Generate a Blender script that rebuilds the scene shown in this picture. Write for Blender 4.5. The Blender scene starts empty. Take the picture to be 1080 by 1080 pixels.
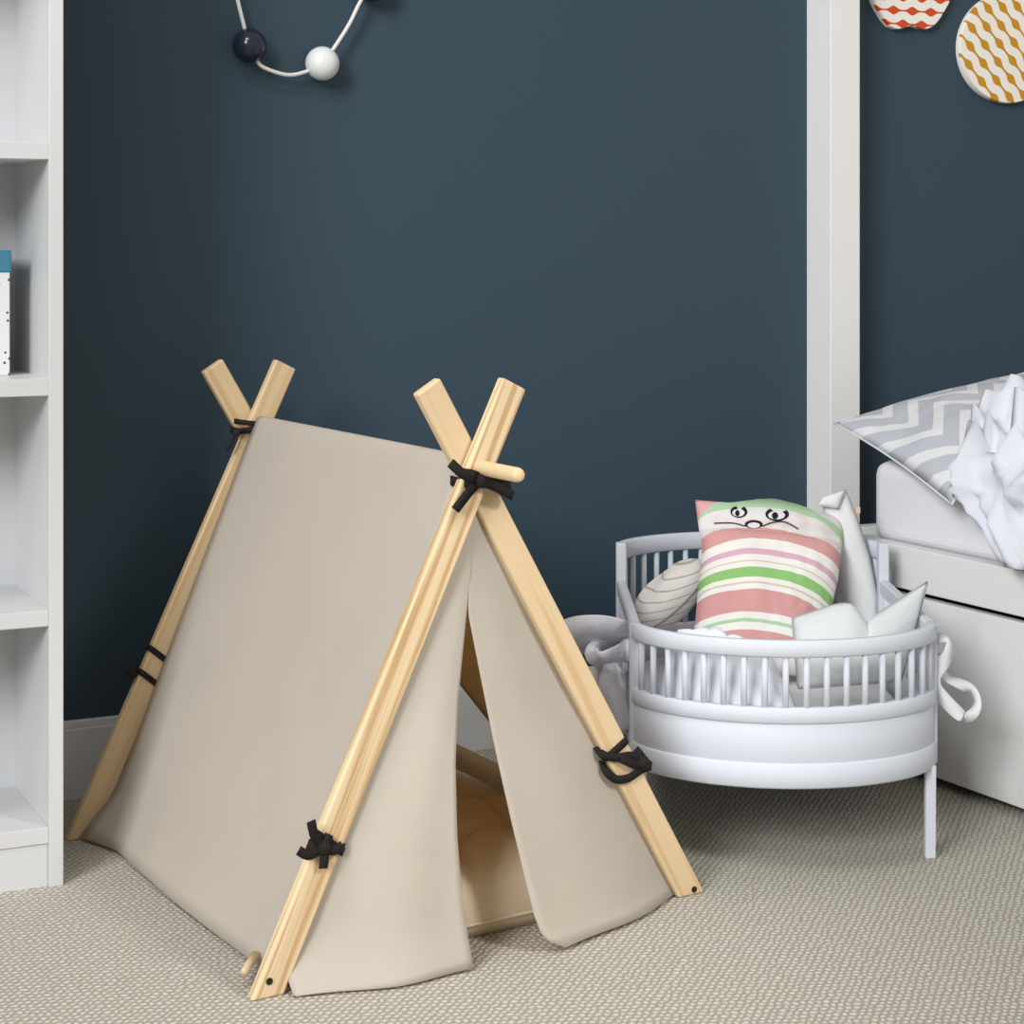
import bpy, bmesh, math, random
from mathutils import Vector, noise, geometry
random.seed(4)
C = bpy.context.scene.collection
PI = math.pi
# ------------------------------------------------------------------ camera model
F, CX, HY, CH = 2080.0, 540.0, 260.0, 1.0      # focal length (px of 1080), centre, horizon, camera height (m)
TH = math.radians(25.5)                         # yaw of the camera against the back wall
cT, sT = math.cos(TH), math.sin(TH)
YW = 3.572                                      # back wall plane

def W(x, d, z):                                 # camera-aligned ground coordinates -> world
    return Vector((x*cT + d*sT, -x*sT + d*cT, z))
def at(px, py, d):                              # pixel at a depth -> world point
    return W((px-CX)/F*d, d, CH-(py-HY)/F*d)
CAM = Vector((0, 0, CH))
def ray(px, py): return at(px, py, 1.0) - CAM
def on_plane(px, py, p0, n):
    r = ray(px, py); return CAM + r*((p0-CAM).dot(n)/r.dot(n))
def on_wall(px, py, off=0.0): return on_plane(px, py, Vector((0, YW-off, 0)), Vector((0, 1, 0)))

# ------------------------------------------------------------------ materials
def lin(c):
    o = []
    for v in c:
        v /= 255.0
        o.append(v/12.92 if v <= .04045 else ((v+.055)/1.055)**2.4)
    return (*o, 1.0)
class NT:
    def __init__(s, name):
        s.m = bpy.data.materials.new(name); s.m.use_nodes = True
        s.t = s.m.node_tree; s.n = s.t.nodes; s.l = s.t.links
        s.b = s.n['Principled BSDF']; s.out = s.n['Material Output']
    def node(s, typ, **kw):
        nd = s.n.new(typ)
        for k, v in kw.items():
            if k.startswith('i_'): nd.inputs[k[2:].replace('_', ' ')].default_value = v
            else: setattr(nd, k, v)
        return nd
    def link(s, a, b): s.l.new(a, b)
    def math(s, op, a, b=None, c=None):
        nd = s.n.new('ShaderNodeMath'); nd.operation = op
        for i, v in enumerate((a, b, c)):
            if v is None: continue
            if isinstance(v, (int, float)): nd.inputs[i].default_value = v
            else: s.link(v, nd.inputs[i])
        return nd.outputs[0]
    def mix(s, fac, a, b):
        nd = s.n.new('ShaderNodeMix'); nd.data_type = 'RGBA'
        for sock, v in ((nd.inputs[0], fac), (nd.inputs[6], a), (nd.inputs[7], b)):
            if isinstance(v, (int, float, tuple)): sock.default_value = v
            else: s.link(v, sock)
        return nd.outputs[2]
    def ramp(s, fac, stops, interp='LINEAR'):
        nd = s.n.new('ShaderNodeValToRGB'); cr = nd.color_ramp; cr.interpolation = interp
        while len(cr.elements) < len(stops): cr.elements.new(0.5)
        for e, (p, c) in zip(cr.elements, stops): e.position = p; e.color = c
        s.link(fac, nd.inputs[0]); return nd.outputs[0]
    def bump(s, h, strength=.3, dist=.002):
        nd = s.node('ShaderNodeBump'); nd.inputs['Strength'].default_value = strength
        nd.inputs['Distance'].default_value = dist
        s.link(h, nd.inputs['Height']); s.link(nd.outputs[0], s.b.inputs['Normal']); return nd
    def noise(s, vec, scale, detail=3, rough=.5):
        nd = s.node('ShaderNodeTexNoise'); nd.inputs['Scale'].default_value = scale
        nd.inputs['Detail'].default_value = detail; nd.inputs['Roughness'].default_value = rough
        if vec is not None: s.link(vec, nd.inputs['Vector'])
        return nd.outputs['Fac']
    def mapping(s, vec, scale=(1, 1, 1), rot=(0, 0, 0)):
        nd = s.node('ShaderNodeMapping'); nd.inputs['Scale'].default_value = scale
        nd.inputs['Rotation'].default_value = rot; s.link(vec, nd.inputs['Vector']); return nd.outputs[0]
    def coord(s, which='Object'): return s.node('ShaderNodeTexCoord').outputs[which]
    def sep(s, v):
        nd = s.node('ShaderNodeSeparateXYZ'); s.link(v, nd.inputs[0]); return nd.outputs

def paint(name, col, rough=.5, spec=.5, nz=0.0, nscale=60):
    t = NT(name); t.b.inputs['Base Color'].default_value = lin(col)
    t.b.inputs['Roughness'].default_value = rough; t.b.inputs['Specular IOR Level'].default_value = spec
    if nz: t.bump(t.noise(t.coord(), nscale, 4), nz, .002)
    return t.m
def cloth(name, col, trans=0.0, tcol=None, weave=900, strength=.25, var=.06):
    t = NT(name); co = t.coord()
    n1 = t.noise(co, 9, 3)
    c2 = tuple(max(0, v*(1-var)) for v in col)
    colr = t.mix(n1, lin(col), lin(c2))
    t.link(colr, t.b.inputs['Base Color']); t.b.inputs['Roughness'].default_value = .95
    t.b.inputs['Specular IOR Level'].default_value = .1
    t.bump(t.noise(co, weave, 2), strength, .0006)
    if trans:
        tr = t.node('ShaderNodeBsdfTranslucent'); tr.inputs[0].default_value = lin(tcol or col)
        mx = t.node('ShaderNodeMixShader'); mx.inputs[0].default_value = trans
        t.link(t.b.outputs[0], mx.inputs[1]); t.link(tr.outputs[0], mx.inputs[2]); t.link(mx.outputs[0], t.out.inputs[0])
    return t.m

def wood_mat(name, base, line, k=1.0):
    t = NT(name); uv = t.coord('UV')
    m1 = t.mapping(uv, (1.0, 60.0*k, 1)); n1 = t.noise(m1, 1.5, 3, .55)
    m2 = t.mapping(uv, (3.0, 240.0, 1)); n2 = t.noise(m2, 1.5, 2, .5)
    b = t.math('SUBTRACT', n1, .5); b = t.math('MULTIPLY', b, 11.0); b = t.math('SINE', b)
    b = t.math('MULTIPLY_ADD', b, .5, .5); b = t.math('POWER', b, 3.0)
    b = t.math('MULTIPLY', b, .75); f = t.math('MULTIPLY_ADD', n2, .3, b)
    f = t.math('SUBTRACT', f, .1)
    t.link(t.mix(f, lin(base), lin(line)), t.b.inputs['Base Color'])
    t.b.inputs['Roughness'].default_value = .6; t.b.inputs['Specular IOR Level'].default_value = .25
    t.bump(n2, .08, .001); return t.m

def carpet_mat():
    t = NT('woven_carpet'); co = t.coord()
    ds = t.node('ShaderNodeTexNoise'); ds.inputs['Scale'].default_value = 60; ds.inputs['Detail'].default_value = 2
    t.link(co, ds.inputs['Vector'])
    vm = t.node('ShaderNodeVectorMath', operation='MULTIPLY_ADD'); vm.inputs[1].default_value = (.012,)*3
    t.link(ds.outputs['Color'], vm.inputs[0]); t.link(co, vm.inputs[2])
    s = t.sep(t.mapping(vm.outputs[0], (1, 1, 1), (0, 0, math.radians(-45.5))))
    row = t.math('DIVIDE', s[1], .0098); rf = t.math('FLOOR', row)
    a = t.math('SINE', t.math('MULTIPLY', t.math('FRACT', row), PI))
    ph = t.math('MULTIPLY', t.math('FRACT', t.math('MULTIPLY', rf, .37)), 2*PI)
    b = t.math('SINE', t.math('MULTIPLY_ADD', s[0], 2*PI/.0125, ph)); b = t.math('MULTIPLY_ADD', b, .5, .5)
    h = t.math('MULTIPLY', a, t.math('MULTIPLY_ADD', b, .7, .3))
    fine = t.noise(co, 420, 2); h2 = t.math('MULTIPLY_ADD', fine, .6, h)
    big = t.noise(co, 25, 3)
    f = t.math('MULTIPLY_ADD', h, .8, t.math('MULTIPLY', fine, .35))
    c = t.mix(f, lin((130, 124, 111)), lin((209, 207, 199)))
    c = t.mix(t.math('MULTIPLY', big, .25), c, lin((180, 172, 155)))
    t.link(c, t.b.inputs['Base Color']); t.b.inputs['Roughness'].default_value = 1.0
    t.b.inputs['Specular IOR Level'].default_value = .05
    t.bump(h2, .55, .005); return t.m

def bead_stripes(name, col, ang, p_row, p_bead, wmax, wmin):
    """white ground with rows of beaded stripes, in the object's x/z plane"""
    t = NT(name); co = t.mapping(t.coord(), (1, 1, 1), (0, ang, 0)); s = t.sep(co)
    r = t.math('DIVIDE', s[2], p_row); row = t.math('FLOOR', r)
    fr = t.math('ABSOLUTE', t.math('SUBTRACT', t.math('FRACT', r), .5))
    ph = t.math('MULTIPLY', row, PI)
    w = t.math('MULTIPLY_ADD', s[0], 2*PI/p_bead, ph); w = t.math('COSINE', w)
    w = t.math('POWER', t.math('MULTIPLY_ADD', w, .5, .5), 1.7)
    w = t.math('MULTIPLY_ADD', w, wmax-wmin, wmin)
    on = t.math('LESS_THAN', fr, w)
    t.link(t.mix(on, lin((246, 243, 236)), lin(col)), t.b.inputs['Base Color'])
    t.b.inputs['Roughness'].default_value = .6; return t.m

M = {}
M['wall'] = paint('dark_blue_wall_paint', (56, 75, 89), .6, .25, .04, 300)
M['white'] = paint('white_lacquer', (222, 222, 222), .35, .4)
M['trim'] = paint('white_trim_paint', (238, 238, 238), .45, .35)
M['base'] = paint('pale_baseboard_paint', (226, 230, 236), .45, .35)
M['case'] = paint('white_bookcase_lacquer', (198, 199, 201), .4, .35)
M['crib'] = paint('white_cradle_paint', (207, 212, 222), .6, .15)
M['carpet'] = carpet_mat()
M['canvas'] = cloth('natural_canvas', (213, 209, 200), .38, (230, 198, 146), 1100, .35, .05)
M['cushion'] = cloth('beige_cushion_cotton', (222, 208, 184), 0, None, 900, .25, .05)
M['pine'] = wood_mat('pine_wood', (220, 199, 163), (180, 138, 90))
M['pine_plain'] = wood_mat('plain_pine_wood', (214, 190, 153), (196, 165, 123), .6)
M['tape'] = paint('black_cotton_tape', (34, 30, 30), .8, .2, .3, 900)
M['dark'] = paint('dark_steel', (22, 18, 18), .5, .4)
M['shadowgap'] = paint('gap_shade_black', (14, 14, 15), .8, .1)
M['sheet'] = cloth('white_cotton_sheet', (226, 227, 232), .0, None, 900, .15, .02)
M['duvet'] = cloth('white_duvet_cotton', (222, 225, 235), .05, None, 900, .15, .03)
M['paleblue'] = cloth('pale_blue_cotton', (232, 236, 246), .08, None, 900, .2, .04)
M['greycloth'] = cloth('light_grey_linen', (214, 220, 221), 0, None, 700, .3, .04)
M['offwhite'] = cloth('off_white_jersey', (228, 230, 230), 0, None, 700, .3, .04)
M['piping'] = cloth('grey_piping', (165, 168, 172), 0, None, 700, .2, .04)
M['cord'] = paint('white_cord', (226, 222, 220), .8, .2, .3, 900)
M['navy'] = paint('navy_gloss_paint', (30, 38, 56), .18, .5)
M['bead'] = paint('white_wood_paint', (224, 228, 228), .32, .4)
M['teal'] = paint('teal_card', (58, 122, 146), .6, .3)
M['yellow_orn'] = bead_stripes('white_and_mustard_pattern', (204, 146, 22), math.radians(-45), .0325, .052, .31, .08)
M['red_orn'] = bead_stripes('white_and_red_pattern', (214, 74, 26), 0, .0295, .0505, .33, .06)
M['ornback'] = paint('white_wood_edge', (238, 234, 228), .6, .3)

def speckle():
    t = NT('white_card_with_specks'); v = t.node('ShaderNodeTexVoronoi'); v.inputs['Scale'].default_value = 85
    t.link(t.coord(), v.inputs['Vector'])
    on = t.math('LESS_THAN', v.outputs['Distance'], .2)
    t.link(t.mix(on, lin((212, 214, 218)), lin((70, 74, 84))), t.b.inputs['Base Color']); t.b.inputs['Roughness'].default_value = .5
    return t.m
M['speckle'] = speckle()
def chevron():
    t = NT('grey_and_white_chevron_cotton'); s = t.sep(t.coord('UV'))
    u = t.math('MULTIPLY', s[0], 3.4); tri = t.math('PINGPONG', u, .5)
    v = t.math('MULTIPLY_ADD', s[1], 4.6, t.math('MULTIPLY', tri, 2.3)); fr = t.math('FRACT', v)
    on = t.math('LESS_THAN', fr, .6)
    t.link(t.mix(on, lin((226, 227, 231)), lin((190, 193, 203))), t.b.inputs['Base Color'])
    t.b.inputs['Roughness'].default_value = .95; t.b.inputs['Specular IOR Level'].default_value = .1
    return t.m
M['chevron'] = chevron()
def cat_stripes(v_of_y):
    t = NT('pink_and_green_striped_knit'); s = t.sep(t.coord('UV'))
    x = t.math('SUBTRACT', s[0], .42); bow = t.math('MULTIPLY', t.math('MULTIPLY', x, x), .28)
    v = t.math('SUBTRACT', 1.0, t.math('ADD', s[1], bow))
    wb, wh = (226, 222, 222), (240, 238, 234); sal, lil = (214, 160, 158), (216, 178, 194)
    gr, lg, bg = (146, 198, 122), (176, 208, 172), (212, 202, 184)
    st = [(0, wb), (529.5, lg), (535, wb), (556, sal), (568, wh), (579, lil), (585, wh), (591, bg), (593, wh), (598, gr), (608, wh), (613, bg), (615, wh),
          (621, sal), (645, wh), (652, lg), (656, wh), (664, sal), (676, wh)]
    c = t.ramp(v, [(0 if y == 0 else max(.001, v_of_y(y)), lin(c)) for y, c in st], 'CONSTANT')
    ear = t.math('LESS_THAN', t.math('MULTIPLY_ADD', s[0], 1.0, t.math('MULTIPLY', t.math('SUBTRACT', 1.0, s[1]), 1.6)), .19)
    t.link(t.mix(ear, c, lin((226, 172, 172))), t.b.inputs['Base Color'])
    t.b.inputs['Roughness'].default_value = .95; t.b.inputs['Specular IOR Level'].default_value = .1
    t.bump(t.noise(t.coord(), 600, 2), .3, .0008); return t.m
def thin_stripes():
    t = NT('off_white_cotton_with_fine_grey_stripes'); s = t.sep(t.coord())
    v = t.math('FRACT', t.math('MULTIPLY', t.math('MULTIPLY_ADD', s[0], -.28, s[2]), 68.0)); on = t.math('LESS_THAN', v, .15)
    t.link(t.mix(on, lin((230, 225, 222)), lin((182, 176, 174))), t.b.inputs['Base Color'])
    t.b.inputs['Roughness'].default_value = .95; return t.m
M['fine'] = thin_stripes()

# ------------------------------------------------------------------ mesh helpers
BASE = {}
def link_mesh(name, bm, mat, parent=None, base=None, smooth=False):
    b = BASE[parent.name] if parent else (base or Vector((0, 0, 0)))
    bmesh.ops.recalc_face_normals(bm, faces=bm.faces) if bm.faces else None
    for v in bm.verts: v.co -= b
    me = bpy.data.meshes.new(name); bm.to_mesh(me); bm.free()
    if smooth:
        for p in me.polygons: p.use_smooth = True
    me.materials.append(mat)
    o = bpy.data.objects.new(name, me); C.objects.link(o); BASE[o.name] = b
    if parent: o.parent = parent
    else: o.location = b
    return o
def part(name, bm, mat, parent, smooth=False, label=None):
    o = link_mesh(name, bm, mat, parent, None, smooth)
    if label: o['label'] = label
    return o
def tag(o, label, cat, group=None):
    o['label'] = label; o['category'] = cat
    if group: o['group'] = group
    return o
def thing(name, base, label, cat, group=None):
    o = bpy.data.objects.new(name, None); C.objects.link(o); o.empty_display_size = .05
    o.location = base; BASE[o.name] = Vector(base); return tag(o, label, cat, group)
def solo(name, bm, mat, base, label, cat, smooth=False, group=None):
    return tag(link_mesh(name, bm, mat, None, Vector(base), smooth), label, cat, group)
def struct(name, bm, mat, base=(0, 0, 0), parent=None):
    o = link_mesh(name, bm, mat, parent, Vector(base))
    if not parent: o['kind'] = 'structure'
    return o
def box(bm, c, ax, bevel=0.0):
    """box with centre c and three half-axis vectors"""
    c = Vector(c); a, b, d = (Vector(v) for v in ax)
    vs = [bm.verts.new(c + a*i + b*j + d*k) for i in (-1, 1) for j in (-1, 1) for k in (-1, 1)]
    fs = [bm.faces.new([vs[q] for q in f]) for f in ((0, 1, 3, 2), (4, 6, 7, 5), (0, 4, 5, 1), (2, 3, 7, 6), (0, 2, 6, 4), (1, 5, 7, 3))]
    if bevel:
        es = list({e for f in fs for e in f.edges})
        bmesh.ops.bevel(bm, geom=es, offset=bevel, segments=2, affect='EDGES', profile=.6)
def abox(bm, x0, x1, y0, y1, z0, z1, bevel=0.0):
    box(bm, ((x0+x1)/2, (y0+y1)/2, (z0+z1)/2), (((x1-x0)/2, 0, 0), (0, (y1-y0)/2, 0), (0, 0, (z1-z0)/2)), bevel)
def tube(bm, pts, r, n=10, cap=True, closed=False, flat=None):
    """tube through pts; r a number or a list; flat=(vector, factor) squashes the section"""
    pts = [Vector(p) for p in pts]; N = len(pts); rings = []
    up = None
    for i, p in enumerate(pts):
        a = pts[(i-1) % N] if (closed or i > 0) else p
        b = pts[(i+1) % N] if (closed or i < N-1) else p
        t = (b-a).normalized()
        if up is None:
            up = t.orthogonal().normalized()
        up = (up - t*up.dot(t)).normalized(); sd = t.cross(up)
        ri = r[i] if isinstance(r, (list, tuple)) else r
        ring = []
        for k in range(n):
            off = (up*math.cos(2*PI*k/n) + sd*math.sin(2*PI*k/n))*ri
            if flat: off -= flat[0]*off.dot(flat[0])*(1-flat[1])
            ring.append(bm.verts.new(p+off))
        rings.append(ring)
    for i in range(N if closed else N-1):
        A, B = rings[i], rings[(i+1) % N]
        for k in range(n): bm.faces.new((A[k], A[(k+1) % n], B[(k+1) % n], B[k]))
    if cap and not closed:
        bm.faces.new(rings[0]); bm.faces.new(rings[-1])
def smooth_path(pts, per=6, closed=False):
    pts = [Vector(p) for p in pts]; N = len(pts); out = []
    rng = range(N) if closed else range(N-1)
    for i in rng:
        if closed: p0, p1, p2, p3 = (pts[(i+j) % N] for j in (-1, 0, 1, 2))
        else: p0, p1, p2, p3 = pts[max(i-1, 0)], pts[i], pts[i+1], pts[min(i+2, N-1)]
        for k in range(per):
            t = k/per
            out.append(.5*((2*p1) + (p2-p0)*t + (2*p0-5*p1+4*p2-p3)*t*t + (3*p1-p0-3*p2+p3)*t**3))
    if not closed: out.append(pts[-1])
    return out
def tape(bm, pts, w, wid, th=.0016, closed=False, taper=None):
    """flat tape through pts; w the width direction (vector or list)"""
    pts = [Vector(p) for p in pts]; N = len(pts); rings = []
    for i, p in enumerate(pts):
        a = pts[(i-1) % N] if (closed or i > 0) else p
        b = pts[(i+1) % N] if (closed or i < N-1) else p
        t = (b-a).normalized(); wv = Vector(w[i] if isinstance(w, list) else w)
        wv = (wv - t*wv.dot(t)).normalized(); n = t.cross(wv)
        hw = wid/2*(taper[i] if taper else 1)
        rings.append([bm.verts.new(p + wv*x*hw + n*y*th/2) for x, y in ((-1, -1), (1, -1), (1, 1), (-1, 1))])
    for i in range(N if closed else N-1):
        A, B = rings[i], rings[(i+1) % N]
        for k in range(4): bm.faces.new((A[k], A[(k+1) % 4], B[(k+1) % 4], B[k]))
    if not closed: bm.faces.new(rings[0]); bm.faces.new(rings[-1])
def sphere(bm, c, r, seg=28, rings=18, scale=(1, 1, 1)):
    d = bmesh.ops.create_uvsphere(bm, u_segments=seg, v_segments=rings, radius=r)
    for v in d['verts']: v.co = Vector((v.co.x*scale[0], v.co.y*scale[1], v.co.z*scale[2])) + Vector(c)
def grid(fn, nu, nv, bm=None, skip=None):
    """open surface fn(u,v), u,v in 0..1, with a UV map"""
    bm = bm or bmesh.new(); uvl = bm.loops.layers.uv.verify()
    V = [[bm.verts.new(fn(i/nu, j/nv)) for i in range(nu+1)] for j in range(nv+1)]
    for j in range(nv):
        for i in range(nu):
            if skip and skip((i+.5)/nu, (j+.5)/nv): continue
            f = bm.faces.new((V[j][i], V[j][i+1], V[j+1][i+1], V[j+1][i]))
            for lp, (a, b) in zip(f.loops, ((i, j), (i+1, j), (i+1, j+1), (i, j+1))): lp[uvl].uv = (a/nu, b/nv)
    return bm
def solidify(o, t, off=0.0, sub=0):
    m = o.modifiers.new('thickness', 'SOLIDIFY'); m.thickness = t; m.offset = off
    if sub: s = o.modifiers.new('soft', 'SUBSURF'); s.levels = sub; s.render_levels = sub
def cushion(mid, nrm, T, n=36, wr=.0, fr=9.0, seed=0.0, power=.5, m=None, groove=None):
    """closed pillow about a mid-surface mid(u,v); returns bmesh and the front-surface function. u,v in 0..1"""
    m = m or n
    def h(u, v):
        a, b = 2*u-1, 2*v-1
        return T*max(0.0, (1-abs(a)**2.6))**power*max(0.0, (1-abs(b)**2.6))**power
    def surf(u, v, sgn):
        p = mid(u, v); e = .02
        du = mid(min(u+e, 1), v) - mid(max(u-e, 0), v); dv = mid(u, min(v+e, 1)) - mid(u, max(v-e, 0))
        nn = du.cross(dv).normalized()
        if nn.dot(nrm) < 0: nn = -nn
        hh = h(u, v)
        if wr:
            q = Vector((u*fr, v*fr, seed)); edge = min(1.0, hh/(T*.5+1e-6))
            hh += wr*(noise.noise(q) + .6*abs(noise.noise(q*2.1)) - .2)*edge
        if groove and sgn > 0: hh += groove(u, v)*min(1.0, hh/(T*.5+1e-6))
        return p + nn*hh*sgn
    bm = bmesh.new(); uvl = bm.loops.layers.uv.verify()
    fv = [[bm.verts.new(surf(i/n, j/m, 1)) for i in range(n+1)] for j in range(m+1)]
    bv = [[fv[j][i] if (i in (0, n) or j in (0, m)) else bm.verts.new(surf(i/n, j/m, -1)) for i in range(n+1)] for j in range(m+1)]
    for V, flip in ((fv, 0), (bv, 1)):
        for j in range(m):
            for i in range(n):
                q = [(i, j), (i+1, j), (i+1, j+1), (i, j+1)]
                if flip: q.reverse()
                f = bm.faces.new([V[b][a] for a, b in q])
                for lp, (a, b) in zip(f.loops, q): lp[uvl].uv = (a/n, b/m)
    return bm, (lambda u, v: surf(u, v, 1))
def border(mid, n=24):
    p = [mid(i/n, 0) for i in range(n)] + [mid(1, i/n) for i in range(n)] + [mid(1-i/n, 1) for i in range(n)] + [mid(0, 1-i/n) for i in range(n)]
    return p
def lerp(a, b, t): return a + (b-a)*t
def poly(xs, t):
    """piecewise linear through list of (t, value)"""
    for (t0, v0), (t1, v1) in zip(xs, xs[1:]):
        if t <= t1: return v0 + (v1-v0)*max(0, (t-t0)/(t1-t0))
    return xs[-1][1]

UP = Vector((0, 0, 1))
# ------------------------------------------------------------------ the room
XL, XR, YN = -.75, 4.6, -1.6
bm = bmesh.new(); abox(bm, XL, XR, YN, YW+.1, -.06, 0); struct('floor', bm, M['carpet'])
bm = bmesh.new(); abox(bm, XL, XR, YW, YW+.1, 0, 2.6); struct('wall_back', bm, M['wall'])
pil_x0, pil_x1 = None, None
pc = on_wall(907, 300, .0)                      # pillar: front face px 876-907, left face px 850-876
pr = on_plane(907, 300, Vector((0, YW-.09, 0)), Vector((0, 1, 0))); pl = on_plane(876, 300, Vector((0, YW-.09, 0)), Vector((0, 1, 0)))
bm = bmesh.new(); abox(bm, XL, pl.x, YW-.016, YW, 0, .128, .002); abox(bm, XL, pl.x, YW-.011, YW, .128, .142, .003)
struct('baseboard_back', bm, M['base'], (0, YW, 0))
bm = bmesh.new(); abox(bm, pr.x, XR, YW-.016, YW, 0, .128, .002); abox(bm, pr.x, XR, YW-.011, YW, .128, .142, .003)
struct('baseboard_right', bm, M['base'], (pr.x, YW, 0))
bm = bmesh.new(); abox(bm, pl.x, pr.x, YW-.09, YW, 0, 2.6, .002); struct('trim_1', bm, M['trim'], (pl.x, YW, 0))

# ------------------------------------------------------------------ bookcase
BF = 3.0876                                     # y of its front
bx1 = W(-.2274*3.086, 3.086, 0).x; bx0 = bx1 - .84; PT = .0225
bk = thing('bookcase', ((bx0+bx1)/2, BF+.2, 0), 'white open bookcase against the dark blue wall at the left edge', 'bookcase')
for x in (bx0, bx1-PT):
    bm = bmesh.new(); abox(bm, x, x+PT, BF, YW-.022, 0, 2.0, .0015); part('side_panel', bm, M['case'], bk)
BACK = BF + .262
bm = bmesh.new(); abox(bm, bx0+PT, bx1-PT, BACK, BACK+.006, .02, 2.0); part('back_panel', bm, M['case'], bk)
for z0, z1 in ((1.136, 1.163), (.767, .794), (.407, .432), (.068, .0935), (1.52, 1.547), (1.975, 2.0)):
    bm = bmesh.new(); abox(bm, bx0+PT, bx1-PT, BF+.003, BACK, z0, z1, .0012); part('shelf', bm, M['case'], bk)
bm = bmesh.new(); abox(bm, bx0+PT, bx1-PT, BF+.006, BF+.022, 0, .068, .001); part('plinth', bm, M['case'], bk)
# the box on its shelf
sz = .794
q = on_plane(10.5, 390, Vector((0, BF+.10, 0)), Vector((0, 1, 0)))
x1 = q.x; cx = (x1-.12+x1)/2
kb = thing('storage_box', (cx, BF+.15, sz), 'white speckled card box with teal lid on the bookcase shelf', 'box')
bm = bmesh.new(); abox(bm, x1-.12, x1, BF+.10, BF+.24, sz, sz+.165, .002); part('box_body', bm, M['speckle'], kb)
bm = bmesh.new(); abox(bm, x1-.122, x1+.0025, BF+.098, BF+.242, sz+.165, sz+.2, .003); part('lid', bm, M['teal'], kb, label='teal lid')

# ------------------------------------------------------------------ beaded garland on the wall
g0 = on_wall(300, -60)
gar = thing('bead_garland', (g0.x, YW, g0.z), 'string of large navy and white beads hanging on the dark wall above the tent', 'garland')
RB = .0325
def gw(px, py): return on_wall(px, py, RB)
b1, b2, b3 = gw(263, 48), gw(340, 67), gw(392, -16)
bm = bmesh.new()
path = [gw(238, -62), gw(246, -20), gw(256, 22), b1, gw(271, 64), gw(280, 72), gw(303, 79), gw(323, 75.5), b2, gw(352, 51), gw(368, 26), gw(380, 2), b3, gw(408, -40), gw(420, -62)]
tube(bm, smooth_path(path, 5), .0038, 8); part('cord', bm, M['cord'], gar, True)
for b, m, l in ((b1, 'navy', 'glossy navy bead'), (b2, 'bead', 'white bead'), (b3, 'navy', 'glossy navy bead')):
    bm = bmesh.new(); sphere(bm, b, RB, 36, 24); part('bead', bm, M[m], gar, True, l)
for p in (gw(238, -62), gw(420, -62)):
    bm = bmesh.new(); tube(bm, [p + Vector((0, -.008, 0)), Vector((p.x, YW, p.z))], .006, 12); part('hook', bm, M['white'], gar, True)

# ------------------------------------------------------------------ fruit-shaped wall ornaments
def ornament(outline, mat, label, name, stem):
    pts = [on_wall(x, y, .02) for x, y in outline]
    c = sum(pts, Vector())/len(pts)
    o = thing(name, (c.x, YW, c.z), label, 'wall ornament', 'fruit ornaments on the wall')
    for nm, y0, y1, sc, m in (('backing', YW+.002, YW-.012, .985, M['ornback']), ('patterned_face', YW-.012, YW-.02, 1.0, mat)):
        bm = bmesh.new(); lo, hi = [], []
        for p in pts:
            d = (p-c)*sc
            lo.append(bm.verts.new((c.x+d.x, y0, c.z+d.z))); hi.append(bm.verts.new((c.x+d.x*.985, y1, c.z+d.z*.985)))
        n = len(pts)
        for i in range(n): bm.faces.new((lo[i], lo[(i+1) % n], hi[(i+1) % n], hi[i]))
        bm.faces.new(lo); bm.faces.new(hi); part(nm, bm, m, o)
    bm = bmesh.new(); s = [on_wall(x, y, .012) for x, y in stem]; tube(bm, smooth_path(s, 4), .006, 8); part('stem', bm, M['pine_plain'], o, True)
    return o
apple_half = [(0, 4.8), (5, 6.6), (11, 8.5), (17, 8.6), (23, 6), (29, -1), (34, -9), (39, -18), (43, -30), (45.5, -44), (45, -58), (40, -70), (30, -78), (18, -80), (8, -77), (0, -74)]
AX, AY = 962, 22
ol = [(AX+x, AY+y) for x, y in apple_half] + [(AX-x, AY+y) for x, y in reversed(apple_half[1:-1])]
ornament(ol, M['red_orn'], 'white apple-shaped wall ornament with red beaded stripes', 'apple_ornament', [(962, -52), (962, -62), (966, -74)])
ol = [(1065+52*math.cos(a), 50+59*math.sin(a)) for a in [2*PI*i/56 for i in range(56)]]
ornament(ol, M['yellow_orn'], 'white oval wall ornament with diagonal mustard yellow stripes', 'lemon_ornament', [(1065, -8), (1065, -17), (1068, -28)])

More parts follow.
